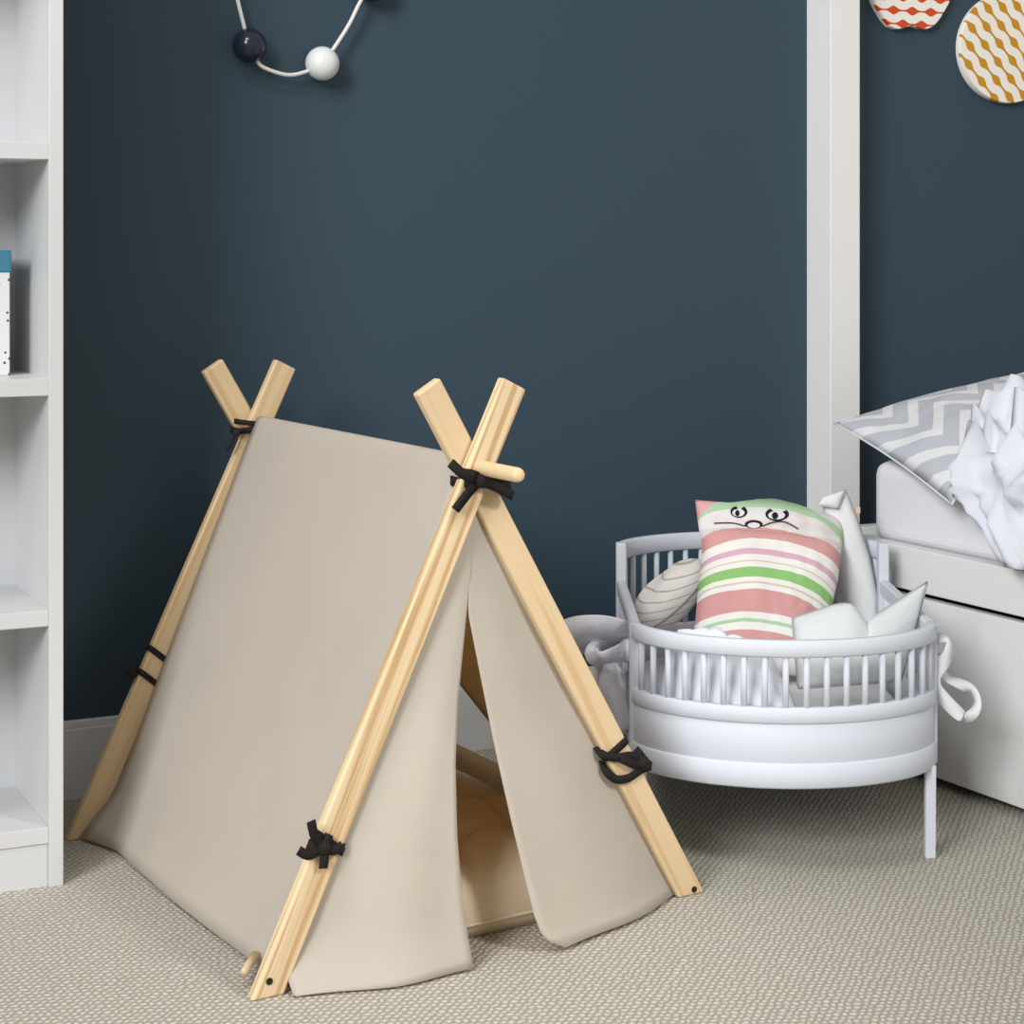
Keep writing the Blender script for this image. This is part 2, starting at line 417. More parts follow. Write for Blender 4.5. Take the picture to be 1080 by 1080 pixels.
# ------------------------------------------------------------------ the tent
FLx, FLd = -.329, 2.63; SX, SD = .613, .398; TX, TD = -.402, .703
def tent(s, t, z): return W(FLx+s*SX+t*TX, FLd+s*SD+t*TD, z)
LS = math.hypot(SX, SD); LT = math.hypot(TX, TD)
eS = (tent(1, 0, 0)-tent(0, 0, 0)).normalized(); eT = (tent(0, 1, 0)-tent(0, 0, 0)).normalized(); nF = eS.cross(UP).normalized()
if nF.dot(CAM-tent(.5, 0, .5)) < 0: nF = -nF
def fpt(px, py, d=0.0):                          # pixel onto the tent's front plane moved d towards the viewer
    return on_plane(px, py, tent(0, 0, 0)-eT*d, nF)
tn = thing('play_tent', tent(.5, .5, 0), 'small A-frame tent of cream canvas on crossed pine poles', 'tent')
PW, PTK = .0435, .018
def plank(name, sa, sb, ztop, t0, mat, label=None):
    """pole from (sa, z=0) to (sb, ztop) in the plane t0 (metres behind the front)"""
    bm = bmesh.new(); uvl = bm.loops.layers.uv.verify()
    a0, a1 = sa*LS, sb*LS; L = math.hypot(a1-a0, ztop); ea, ez = (a1-a0)/L, ztop/L
    O = tent(0, 0, 0)
    def P(a, z, y): return O + eS*a + UP*z + eT*(t0+y)
    qa, qz = ez, -ea                              # in-plane perpendicular
    prof = []
    for sg in (-1, 1):
        prof.append((a0+sg*PW/2/ez, 0.0))
    prof2 = [(a1+sg*PW/2*qa, ztop+sg*PW/2*qz) for sg in (-1, 1)]
    vs = {}
    for k, y in enumerate((-PTK/2, PTK/2)):
        for j, (a, z) in enumerate((prof[0], prof[1], prof2[1], prof2[0])): vs[k, j] = bm.verts.new(P(a, z, y))
    fs = [bm.faces.new([vs[0, j] for j in range(4)]), bm.faces.new([vs[1, j] for j in (3, 2, 1, 0)])]
    for j in range(4): fs.append(bm.faces.new((vs[0, j], vs[1, j], vs[1, (j+1) % 4], vs[0, (j+1) % 4])))
    bmesh.ops.bevel(bm, geom=list(bm.edges), offset=.0035, segments=3, affect='EDGES', profile=.5)
    eL = eS*ea + UP*ez; eQ = eS*qa + UP*qz; off = random.random()*5
    for f in bm.faces:
        for lp in f.loops:
            d = lp.vert.co - O
            lp[uvl].uv = (d.dot(eL), d.dot(eQ) + d.dot(eT)*.8 + off)
    return part(name, bm, mat, tn, False, label)
BACKT = LT
plank('pole', 0, .537, .803, 0, M['pine'], 'front left pine pole with bold grain')
plank('pole', 1, .356, .803, .0215, M['pine_plain'])
plank('pole', 0, .526, .789, BACKT, M['pine_plain'])
plank('pole', 1, .343, .79, BACKT+.0215, M['pine_plain'])
RS, RZ = .455, .686
bm = bmesh.new(); uvl = bm.loops.layers.uv.verify()
pts = [tent(RS, t, RZ) for t in (-.152, -.149, -.143, 0, .5, 1, 1.05)]
tube(bm, pts, [.006, .009, .0105, .0105, .0105, .0105, .0105], 18); part('ridge_rod', bm, M['pine_plain'], tn, True)
def holed(s, t, z): return tent(s, t, z)
# left side panel
def left_panel(u, v):                            # u: 0 back .. 1 front ; v: 0 ridge .. 1 floor
    t = lerp(.983, .014, u)
    zr = lerp(.683, .6985, u) - .006*math.sin(PI*u)
    z = lerp(zr, .006, v)
    s = lerp(RS, .042, v)
    flare = max(0, (t-.86)/.13)*max(0, (v-.90)/.10); s -= .05*flare
    s += .012*math.sin(PI*v)*math.sin(PI*u) + .004*noise.noise(Vector((u*3, v*3, 1)))
    s -= .012*max(0, (v-.93)/.07)*math.sin(u*PI)
    return tent(s, t, z)
def left_wrapped(u, v):                          # the first rows pass over the ridge rod
    RR = .0125; a1 = math.radians(152)
    c = Vector((RS*LS, RZ))
    t = lerp(.983, .014, u)
    if v < .16:
        a = lerp(math.radians(10), a1, v/.16)
        return tent((c.x + RR*math.cos(a))/LS, t, c.y + RR*math.sin(a))
    w = (v-.16)/.84; p = left_panel(u, w)
    q = tent((c.x + RR*math.cos(a1))/LS, t, c.y + RR*math.sin(a1)) - tent(RS, t, lerp(.683, .6985, u) - .006*math.sin(PI*u))
    return p + q*(1-w)
o = part('side_panel', grid(left_wrapped, 30, 44), M['canvas'], tn, True); solidify(o, .0016)
# hem with a thin rod showing beside the front left pole
bm = bmesh.new(); tube(bm, [tent(.035, .12, .02), tent(-.018, .05, .022)], .006, 12); part('hem_rod', bm, M['pine_plain'], tn, True)
# right side panel with its opening
def right_s(z): return lerp(.97, RS, max(0, min(1, z/.695)))
def zt(t): return min(.175 + 1.0*(t-.5), .40)
ZB = .108
ts = [.046 + .454*i/8 for i in range(9)] + [.5 + .42*i/14 for i in range(1, 15)] + [.95, .983]
bm = bmesh.new(); prev = None
def col(t):
    top = .695
    hi = zt(t) if .5 <= t <= .92 else .2
    zs = [top + (hi-top)*i/10 for i in range(11)]; lo = [ZB*(1-i/3)+.006*(i/3) for i in range(4)]
    return [bm.verts.new(tent(right_s(z)-.006*math.sin(PI*z/.7), t, z)) for z in zs], [bm.verts.new(tent(right_s(z), t, z)) for z in lo]
cols = [(t, *col(t)) for t in ts]
for (ta, Ha, La), (tb, Hb, Lb) in zip(cols, cols[1:]):
    for A, B in ((Ha, Hb), (La, Lb)):
        for i in range(len(A)-1): bm.faces.new((A[i], A[i+1], B[i+1], B[i]))
    if tb <= .5001 or ta >= .9199: bm.faces.new((Ha[-1], La[0], Lb[0], Hb[-1]))
o = part('side_panel', bm, M['canvas'], tn, True); solidify(o, .0016)
# unseen back panel, added to close the rear and darken the inside
def back_panel(u, v):
    z = lerp(.67, .006, v); a, b = lerp(RS-.004, .07, v), lerp(RS+.004, .94, v)
    return tent(lerp(a, b, u), .962 + .012*math.sin(PI*u), z)
o = part('back_panel', grid(back_panel, 16, 16), M['canvas'], tn, True); solidify(o, .0016)
# front flaps
FO = tent(0, 0, 0)
def fpos(s, z, d): return FO + eS*s*LS + UP*z - eT*d
def left_flap(u, v):                             # u 0 at the pole, 1 at the opening
    zo = lerp(.665, .004, v)
    k = max(0, min(1, (.075-zo)/.07)); k = k*k*(3-2*k)
    outer = fpos(.669*zo + .012, zo, -.0145).lerp(fpt(312, 1052.5, .03), k)
    inn = [(0, (500, 545)), (.12, (497, 600)), (.2, (492, 645)), (.4, (483, 742)), (.55, (481, 805)), (.72, (483, 880)), (.86, (489, 955)), (1, (500, 1022))]
    px = poly([(a, b[0]) for a, b in inn], v); py = poly([(a, b[1]) for a, b in inn], v)
    d = -.016 + .094*v**1.3
    inner = fpt(px, py, d)
    p = outer.lerp(inner, u)
    if v > .9: p.z = max(.004, p.z + (.006-p.z)*(v-.9)*3*(1-u)*u)
    bow = .016*math.sin(PI*u)*v + .004*math.sin(u*9+v*3)*v
    return p - eT*bow
o = part('door_flap', grid(left_flap, 22, 40), M['canvas'], tn, True); solidify(o, .0016)
def right_flap(u, v):                            # u 0 opening, 1 at the right pole
    inn = [(0, (500, 545)), (.12, (495, 600)), (.2, (494, 647)), (.35, (509, 722)), (.5, (524, 795)), (.66, (540, 865)), (.8, (555, 928)), (.9, (564, 965)), (.955, (571, 984)), (.985, (580, 994)), (1, (597, 999.5))]
    px = poly([(a, b[0]) for a, b in inn], v); py = poly([(a, b[1]) for a, b in inn], v)
    d = -.016 + .10*v**1.3
    inner = fpt(px, py, d)
    zo = lerp(.665, .004, v)
    outer = fpos(1-.802*zo + poly([(0, .006), (.28, .004), (.36, -.014), (.46, -.016), (.54, .012), (.7, .015)], zo), zo, -.036)
    p = inner.lerp(outer, u)
    if v > .93: p.z = max(.003, p.z)
    return p - eT*(.014*math.sin(PI*u)*v + .004*math.sin(u*8-v*3)*v)
o = part('door_flap', grid(right_flap, 22, 48), M['canvas'], tn, True); solidify(o, .0016)
# screws
for px, py, t0 in ((284, 1035, 0), (732, 938, -.0215)):
    p = fpt(px, py, t0 + PTK/2); bm = bmesh.new(); tube(bm, [p + eT*.003, p - eT*.0012], .0048, 14); part('screw', bm, M['dark'], tn)
# ties
def pole_frame(sa, sb, ztop):
    a = fpos(sb, ztop, 0)-fpos(sa, 0, 0); return a.normalized()
def loop(bm, c, ax, half_w, half_t, tilt=0.0, wid=.012, across=None):
    """closed band round a pole: c its centre, ax along the pole"""
    q = (across or eS); q = (q - ax*q.dot(ax)).normalized(); n = ax.cross(q).normalized()
    if n.dot(eT) < 0: n = -n
    pts = []
    for k in range(24):
        a = 2*PI*k/24; ca, sa_ = math.cos(a), math.sin(a)
        x = half_w*math.copysign(abs(ca)**.45, ca); y = half_t*math.copysign(abs(sa_)**.45, sa_)
        pts.append(c + q*x + n*y + ax*(tilt*x))
    tape(bm, pts, ax, wid, .0022, True)
HWp, HTp = PW/2+.0022, PTK/2+.0022
axL = pole_frame(0, .537, .803); axR = pole_frame(1, .356, .803)
def bow_tails(bm, lists, d, wid=.013):
    for L in lists:
        pts = smooth_path([fpt(x, y, d + dd) for x, y, dd in L], 5)
        w = []
        for i in range(len(pts)):
            a, b = pts[max(i-1, 0)], pts[min(i+1, len(pts)-1)]
            w.append((b-a).cross(nF))
        tape(bm, pts, w, wid, .0018)
# front-left pole
c = fpt(341, 893, 0); bm = bmesh.new()
zc = c.z; c = fpos(.669*zc, zc, 0)
loop(bm, c, axL, HWp, HTp, .25, .013); loop(bm, c + axL*.006, axL, HWp+.0015, HTp+.0015, -.2, .012)
bow_tails(bm, [[(340, 893, .014), (332, 882, .022), (328, 866, .024)], [(340, 895, .014), (326, 902, .022), (315, 897, .024)], [(341, 895, .012), (342, 905, .018), (341, 916, .018)], [(342, 894, .014), (352, 897, .018), (360, 892, .012)], [(342, 892, .014), (346, 886, .017), (347, 880, .013)]], 0)
kn = fpt(341, 894, .016); sphere(bm, kn, .0105, 14, 10, (1, .8, 1)); part('tie_tape', bm, M['tape'], tn, True)
# front-right pole
bm = bmesh.new(); zc = .243
c = fpos(1-.802*zc, zc, -.0215)
loop(bm, c + axR*.004, axR, HWp, HTp, .0, .012)
bow_tails(bm, [[(629, 788, .0), (636, 796, .0125), (650, 799, .014), (664, 797, .015), (676, 800, .015), (686, 808, .004)], [(635, 803, .0), (639, 813, .0125), (650, 822, .014), (664, 820, .015), (676, 812, .015), (687, 808, .004)], [(655, 800, .016), (668, 806, .018), (684, 810, .012)], [(670, 790, .012), (676, 797, .016), (683, 808, .014)]], -.0215, .0125)
sphere(bm, fpt(677, 804, -.008), .0115, 14, 10); part('tie_tape', bm, M['tape'], tn, True)
# front crossing
bm = bmesh.new(); c = fpt(507, 509, -.01)
loop(bm, c, UP, .041, .026, -.12, .012, eS); loop(bm, c + UP*.006, UP, .04, .0275, .1, .011, eS)
bow_tails(bm, [[(506, 506, .02), (490, 501, .03), (475, 488, .026)], [(506, 507, .02), (494, 520, .026), (480, 538, .022)], [(508, 507, .02), (524, 514, .022), (541, 523, .012)], [(508, 505, .02), (522, 502, .022), (534, 503, .014)], [(506, 504, .02), (496, 500, .026), (484, 499, .024)]], 0, .014)
sphere(bm, fpt(509, 507, .024), .011, 14, 10); part('tie_tape', bm, M['tape'], tn, True)
# back-left pole: two bands and a small knot
bm = bmesh.new(); axB = pole_frame(0, .526, .789)
for zc in (.255, .293):
    c = FO + eS*(.526/.789*zc)*LS + UP*zc + eT*BACKT
    loop(bm, c, axB, HWp, HTp, -.25, .010)
    if zc < .27: sphere(bm, c - eS*(HWp+.006) + UP*.012, .009, 12, 8)
part('tie_tape', bm, M['tape'], tn, True)
# low black loop by the back-left foot
bm = bmesh.new(); zc = .10; c = FO + eS*(.667*zc)*LS + UP*zc + eT*(BACKT+.0) + eS*.028
tube(bm, smooth_path([c + UP*.05 + eS*.03, c + UP*.02 + eS*.012, c - UP*.015, c - UP*.03 - eS*.006], 5), .003, 8); part('tie_tape', bm, M['tape'], tn, True)
# back crossing
bm = bmesh.new(); c = FO + eS*RS*LS + UP*.678 + eT*(BACKT+.0108)
loop(bm, c, UP, .043, .026, .1, .011, eS)
loop(bm, c + UP*.006, UP, .041, .028, -.15, .009, eS)
e = c - eS*.04 - eT*.03
tube(bm, smooth_path([e, e - eS*.012 - UP*.006, e - eS*.02 - UP*.025, e - eS*.03 - UP*.034], 4), .0035, 8)
sphere(bm, e - eS*.01 - UP*.006, .007, 12, 8); part('tie_tape', bm, M['tape'], tn, True)

# cushion inside
def cush_mid(u, v): return tent(lerp(.14, .85, u), lerp(.035, .90, v), .024)
cb = bmesh.new()
tufts = [(a, b) for a in (.2, .5, .8) for b in (.22, .5, .78)]
def cf(u, v, sg):
    a, b = 2*u-1, 2*v-1
    h = .072*max(0, 1-abs(a)**6)**.4*max(0, 1-abs(b)**6)**.4
    if sg > 0:
        h *= 1.3
        for (tu, tv) in tufts:
            r2 = ((u-tu)*LS*.71)**2 + ((v-tv)*LT*.845)**2
            h -= .042*math.exp(-r2/.0016)
        for (tu, tv) in tufts:                   # pulled creases between tufts
            du = abs(u-tu)*LS*.71; dv = abs(v-tv)*LT*.845
            h -= .020*math.exp(-(du/.012)**2)*math.exp(-(dv/.11)**2) + .020*math.exp(-(dv/.012)**2)*math.exp(-(du/.11)**2)
        h += .006*noise.noise(Vector((u*7, v*7, 3)))*max(0, 1-abs(a)**5)
        h = max(h, -.03)
    sc = 1 + .0*sg
    p = cush_mid(u, v); p.z = .024 + h*sg if sg > 0 else max(.001, .024 - h*1.0)
    return p
n = 64
fv = [[cb.verts.new(cf(i/n, j/n, 1)) for i in range(n+1)] for j in range(n+1)]
bv = [[fv[j][i] if (i in (0, n) or j in (0, n)) else cb.verts.new(cf(i/n, j/n, -1)) for i in range(n+1)] for j in range(n+1)]
for V in (fv, bv):
    for j in range(n):
        for i in range(n):
            q = (V[j][i], V[j][i+1], V[j+1][i+1], V[j+1][i])
            cb.faces.new(q if V is fv else q[::-1])
cu = thing('floor_cushion', tent(.5, .45, 0), 'beige tufted cushion lying inside the canvas tent', 'cushion')
part('cushion_cover', cb, M['cushion'], cu, True)
bm = bmesh.new()
bdr = [p - UP*.001 for p in border(cush_mid, 20)]
tube(bm, bdr, .0028, 6, closed=True); part('seam_piping', bm, M['cushion'], cu, True)
for (tu, tv) in tufts:
    p = cf(tu, tv, 1); bm = bmesh.new(); sphere(bm, p + UP*.002, .008, 12, 8, (1, 1, .5)); part('tuft_button', bm, M['cushion'], cu, True)

# ------------------------------------------------------------------ doll cradle
KX, KD, KA, KL, KB = .449, 3.48, .245, .21, .155
def kr(x, y, z): return W(KX+x, KD+y, z)
def arc(sg, inset=0.0, n=40, bulge=KB):          # sg -1 front, +1 rear
    out = []
    for i in range(n+1):
        x = -math.cos(PI*i/n); a = KA-inset
        out.append((x*a, sg*(KL + (bulge-inset)*(max(0, 1-x*x))**.6)))
    return out
def rail(path, z0, z1, th, bevel=.003, closed=False):
    """upright band along a plan path, thickness th inward and outward"""
    bm = bmesh.new(); N = len(path); rings = []
    for i, (x, y) in enumerate(path):
        a = path[(i-1) % N] if (closed or i > 0) else path[i]; b = path[(i+1) % N] if (closed or i < N-1) else path[i]
        tx, ty = b[0]-a[0], b[1]-a[1]; L = math.hypot(tx, ty) or 1; nx, ny = -ty/L, tx/L
        h = th/2; r = min(bevel, h*.6, (z1-z0)*.45)
        pr = ((-h, z0+r), (-h+r, z0), (h-r, z0), (h, z0+r), (h, z1-r), (h-r, z1), (-h+r, z1), (-h, z1-r))
        rings.append([bm.verts.new(kr(x+nx*o, y+ny*o, z)) for o, z in pr])
    for i in range(N if closed else N-1):
        A, B = rings[i], rings[(i+1) % N]
        for k in range(8): bm.faces.new((A[k], A[(k+1) % 8], B[(k+1) % 8], B[k]))
    if not closed: bm.faces.new(rings[0]); bm.faces.new(rings[-1])
    return bm
ck = thing('doll_cradle', kr(0, 0, 0), 'white slatted doll cradle with rounded ends beside the bed', 'doll cradle')
fa, ra = arc(-1), arc(1)
loop_plan = fa + list(reversed(ra))
part('top_rail', rail(fa, .351, .378, .017), M['crib'], ck, True)
part('top_rail', rail(ra, .413, .445, .017), M['crib'], ck, True)
for sg in (-1, 1):
    part('side_rail', rail([(sg*KA, -KL), (sg*KA, 0), (sg*KA, KL)], .351, .378, .017), M['crib'], ck)
part('middle_rail', rail(loop_plan, .246, .272, .015, closed=True), M['crib'], ck, True)
part('lower_panel', rail(arc(-1, .003) + list(reversed(arc(1, .003))), .17, .25, .0135, closed=True), M['crib'], ck, True)
part('bottom_rail', rail(loop_plan, .144, .184, .015, closed=True), M['crib'], ck, True)
bm = bmesh.new(); lo = []; hi = []
for x, y in arc(-1, .006) + list(reversed(arc(1, .006))):
    lo.append(bm.verts.new(kr(x, y, .15))); hi.append(bm.verts.new(kr(x, y, .162)))
k = len(lo)
for i in range(k): bm.faces.new((lo[i], lo[(i+1) % k], hi[(i+1) % k], hi[i]))
bm.faces.new(lo); bm.faces.new(hi); part('base_board', bm, M['crib'], ck)
# corner stiles and legs
for sx in (-1, 1):
    for sy in (-1, 1):
        top = .3765 if sy < 0 else .446
        bm = bmesh.new(); box(bm, kr(sx*KA, sy*KL, (.146+top)/2), (W(.0095, 0, 0), W(0, .011 if sy < 0 else .013, 0), UP*((top-.146)/2)), .003)
        part('corner_post', bm, M['crib'], ck)
        bm = bmesh.new(); c0, c1 = kr(sx*(KA-.008), sy*(KL+.035)*1.0, .15), kr(sx*(KA-.010), sy*(KL+.04), 0)
        box(bm, (c0+c1)/2, (W(.0085, 0, 0), W(0, .0085, 0), (c0-c1)/2), .002); part('leg', bm, M['crib'], ck)
def along(path, n):
    P = [Vector((x, y, 0)) for x, y in path]; L = [0]
    for a, b in zip(P, P[1:]): L.append(L[-1]+(b-a).length)
    out = []
    for i in range(1, n+1):
        d = L[-1]*i/(n+1)
        for k in range(len(P)-1):
            if L[k+1] >= d: out.append(P[k].lerp(P[k+1], (d-L[k])/(L[k+1]-L[k]))); break
    return out
def slat(x, y, z0, z1):
    bm = bmesh.new(); tube(bm, [kr(x, y, z0), kr(x, y, z1)], .0052, 10); part('slat', bm, M['crib'], ck, True)
for p in along(fa, 18): slat(p.x, p.y, .262, .36)
for p in along(ra, 18): slat(p.x, p.y, .262, .42)
for sg in (-1, 1):
    for i in range(11): slat(sg*KA, -KL + 2*KL*(i+1)/12, .262, .36)
# mattress and blanket
bm = bmesh.new(); rings = []
prof = [(.02, .164), (.012, .17), (.010, .19), (.014, .21), (.03, .22), (.10, .226)]
for ins, z in prof:
    rings.append([bm.verts.new(kr(x, y, z)) for x, y in arc(-1, ins+.012) + list(reversed(arc(1, ins+.012)))])
for A, B in zip(rings, rings[1:]):
    k = len(A)
    for i in range(k): bm.faces.new((A[i], A[(i+1) % k], B[(i+1) % k], B[i]))
bm.faces.new(rings[0]); bm.faces.new(rings[-1])
solo('cradle_mattress', bm, M['sheet'], kr(0, 0, .164), 'thin white mattress in the bottom of the doll cradle', 'mattress', True)
def blanket(u, v):
    x = lerp(-.205, .005, u)
    yl = -KL - (KB)*(max(0, 1-(x/KA)**2))**.6 + .026
    y = lerp(yl, -.05, v)
    nz = noise.noise(Vector((u*4, v*3, 7))) + .5*abs(noise.noise(Vector((u*8, v*5, 2))))
    z = .25 + .022*nz*min(1, v*6) + .128*math.exp(-((v-.16)/.42)**2)*min(1, v*6)*(1-.3*u)*min(1, u*7)*min(1, (1-u)*5)
    return kr(x, y, max(z, .232))
o = solo('doll_blanket', grid(blanket, 40, 30), M['paleblue'], kr(-.05, -.2, .235), 'crumpled pale blue blanket bunched inside the front of the doll cradle', 'blanket', True)
solidify(o, .006, -1)

def proj(p):
    q = p-CAM; X = q.x*cT - q.y*sT; D = q.x*sT + q.y*cT
    return CX+F*X/D, HY-F*q.z/D
# striped cat cushion
def cat_mid(u, v):                               # u left->right, v 0 bottom -> 1 top
    lx = poly([(0, 727), (.25, 733), (.5, 737), (.72, 741), (.82, 737), (1, 733)], v); rx = poly([(0, 872), (.3, 872), (.6, 884), (.85, 889), (1, 888)], v)
    y = lerp(lerp(700, 527, v), lerp(713, 543, v), u)
    d = lerp(3.44, 3.66, v) + .05*u
    arcd = 7*math.sin(PI*u)*(v-.4)
    x = lerp(lx, rx, u)
    return at(x, y - arcd + (6*(1-abs(2*u-1)) if v > .95 else 0), d)
nCam = (CAM - at(800, 600, 3.4)).normalized()
bm, catf = cushion(cat_mid, nCam, .05, 52, .006, 4.0, 2.0, .5, None, lambda u, v: -.016*math.exp(-((v-.80-.12*(u-.5)**2)/.035)**2))
cat = thing('cat_cushion', at(800, 690, 3.46), 'pink, green and white striped cat-faced cushion sitting in the doll cradle', 'cushion')
def v_of_y(y):                                   # where the stripe seen at image height y sits on the cushion
    best = min(range(1, 400), key=lambda k: abs(proj(catf(.42, k/400))[1]-y)); return 1-best/400
M['cat'] = cat_stripes(v_of_y)
part('cover', bm, M['cat'], cat, True)
CT = [(u, v, *proj(catf(u, v))) for u in [.02+.96*i/60 for i in range(61)] for v in [.02+.96*i/60 for i in range(61)]]
def inv(px, py):                                 # where on the cushion's front a stitch goes
    best = min(((X-px)**2 + (Y-py)**2, u, v) for u, v, X, Y in CT)
    st = .96/60
    for _ in range(4):
        st *= .5; b0 = best
        for du in (-st, 0, st):
            for dv in (-st, 0, st):
                u, v = min(.985, max(.015, b0[1]+du)), min(.985, max(.015, b0[2]+dv)); X, Y = proj(catf(u, v)); e = (X-px)**2 + (Y-py)**2
                if e < best[0]: best = (e, u, v)
    return best[1], best[2]
def stitch(pts_px, r):
    bm = bmesh.new()
    for L in pts_px:
        pts = smooth_path([catf(*inv(*p)) + nCam*.0012 for p in L], 5); tube(bm, pts, r, 6)
    return bm
def patch(cx, cy, w, h, lift):
    bm = bmesh.new(); c = bm.verts.new(catf(*inv(cx, cy)) + nCam*lift)
    ring = [bm.verts.new(catf(*inv(cx+w*math.cos(a), cy+h*math.sin(a))) + nCam*lift) for a in [2*PI*k/20 for k in range(20)]]
    for k in range(20): bm.faces.new((c, ring[k], ring[(k+1) % 20]))
    return bm
for ex, ey, ew, eh in ((779.3, 539.6, 9.0, 6.4), (819.6, 542.2, 12.5, 7.2)):
    e = part('eye', patch(ex, ey, ew, eh, .0012), M['tape'], cat, True, 'black oval eye'); 
    part('eye_white', patch(ex-.5, ey+1.2, ew*.72, eh*.62, .0022), M['sheet'], e, True)
    part('pupil', patch(ex-ew*.18, ey+1.6, ew*.26, eh*.5, .0032), M['tape'], e, True)
n_ = part('nose', patch(795, 553, 9.5, 4.6, .0016), M['tape'], cat, True, 'black outlined nose')
part('nose_white', patch(795, 554, 6.6, 3.0, .0026), M['sheet'], n_, True)
part('whisker', stitch([[(786, 555), (772, 551.5), (753, 552)]], .0012), M['tape'], cat, True, 'black stitched whisker')
part('whisker', stitch([[(804, 555), (815, 551), (828, 550.5), (842, 558)]], .0012), M['tape'], cat, True, 'black stitched whisker')

# small round cushion with fine stripes
def rnd_mid(u, v):
    a, b = 2*u-1, 2*v-1
    a2 = a*math.sqrt(max(0, 1-b*b/2)); b2 = b*math.sqrt(max(0, 1-a*a/2))
    ca, sa_ = math.cos(math.radians(-30)), math.sin(math.radians(-30))
    x, y = a2*41, b2*35
    return at(706 + x*ca + y*sa_*-1*0.9, 630 + (x*sa_ - y*ca), 3.66 + .05*b2 - .02*a2)
nn = (CAM - at(700, 625, 3.5)).normalized()
bm, rf = cushion(rnd_mid, nn, .036, 28, .004, 4, 5, .42)
rc = thing('oval_cushion', at(706, 668, 3.52), 'off-white oval cushion with fine grey stripes at the left of the cat-faced cushion', 'cushion')
part('cover', bm, M['fine'], rc, True)
bm = bmesh.new(); tube(bm, border(rnd_mid, 14), .0022, 6, closed=True); part('seam_piping', bm, M['piping'], rc, True)

# off-white soft toy limb standing behind the cat cushion
def limb_mid(u, v):
    lx = poly([(0, 893), (.3, 891), (.62, 880), (.9, 869), (1, 866)], v); rx = poly([(0, 926), (.35, 926), (.6, 917), (.85, 903), (1, 892)], v)
    return at(lerp(lx, rx, u), lerp(lerp(690, 528, v), lerp(690, 518, v), u), 3.71)
nn2 = (CAM - at(895, 580, 3.77)).normalized()
bm, lf = cushion(limb_mid, nn2, .028, 20, .003, 3, 6, .5, 40)
st = thing('soft_toy', at(912, 690, 3.77), 'tall off-white fabric toy arm with folded tip standing behind the grey pillow', 'soft toy')
part('limb', bm, M['offwhite'], st, True)
bm = bmesh.new(); tube(bm, [limb_mid(1, k/20) for k in range(21)], .002, 6); part('seam', bm, M['piping'], st, True)
def tip_mid(u, v): return at(lerp(lerp(862, 884, u), lerp(866, 892, u), v), lerp(lerp(533, 537, u), lerp(526, 516, u), v), 3.695-.01*(1-v))
bm, _ = cushion(tip_mid, nn2, .010, 12); part('folded_tip', bm, M['offwhite'], st, True)
bm = bmesh.new(); box(bm, at(905, 538, 3.705), (W(.004, 0, 0), W(0, .002, 0), UP*.006), .001); part('tag', bm, M['pine'], st)

# grey pillow in front
def gp_mid(u, v):                                # v 0 bottom, 1 top
    tx = [(0, (836, 652)), (.14, (853, 647)), (.32, (880, 638)), (.43, (896, 636)), (.5, (906, 650)), (.56, (914, 661)), (.62, (922, 650)), (.75, (942, 637)), (.88, (961, 625)), (1, (978, 614))]
    X = poly([(a, b[0]) for a, b in tx], u); Y = poly([(a, b[1]) for a, b in tx], u)
    bx, by = lerp(842, 950, u), 726 - 8*u
    d = lerp(3.235, 3.30, v) + .10*max(0, u-.55)
    return at(lerp(bx, X, v), lerp(by, Y, v), d)
bm, gf = cushion(gp_mid, nCam, .028, 40, .003, 4, 9, .5)
gp = thing('grey_pillow', at(900, 726, 3.24), 'small plain grey pillow with pointed corner leaning in the front of the doll cradle', 'pillow')
part('cover', bm, M['greycloth'], gp, True)
bm = bmesh.new(); tube(bm, border(gp_mid, 20), .0022, 6, closed=True); part('seam_piping', bm, M['piping'], gp, True)

# pale cloth bow on the left of the cradle
def ribbon_at(bm, L, wid, th=.004):
    pts = smooth_path([at(*p) for p in L], 6)
    w = []
    for i in range(len(pts)):
        a, b = pts[max(i-1, 0)], pts[min(i+1, len(pts)-1)]
        t_ = i/(len(pts)-1)
        w.append((b-a).cross(nCam) + nCam*.01*math.sin(t_*7))
    tape(bm, pts, w, wid, th)
bw = thing('cloth_bow', at(648, 700, 3.38), 'big pale blue cloth bow tied to the left side of the doll cradle', 'bow')
lists = [('loop', [(664, 672, 3.36), (648, 664, 3.33), (622, 661, 3.31), (598, 668, 3.33), (592, 680, 3.36), (612, 678, 3.37), (640, 676, 3.38), (662, 684, 3.38)], .045),
         ('loop', [(662, 686, 3.34), (648, 690, 3.30), (634, 694, 3.29), (626, 690, 3.31), (632, 680, 3.34), (650, 676, 3.36), (664, 678, 3.37)], .03),
         ('tail', [(660, 690, 3.35), (648, 704, 3.32), (646, 728, 3.32), (652, 758, 3.33), (656, 776, 3.34)], .046),
         ('tail', [(660, 690, 3.35), (636, 706, 3.34), (622, 724, 3.35), (612, 742, 3.37)], .03)]
for nm, L, wd in lists:
    bm = bmesh.new(); ribbon_at(bm, L, wd); o = part(nm, bm, M['paleblue'], bw, True)
bm = bmesh.new(); sphere(bm, at(661, 686, 3.345), .016, 16, 12, (1, 1, 1.3)); part('knot', bm, M['paleblue'], bw, True)
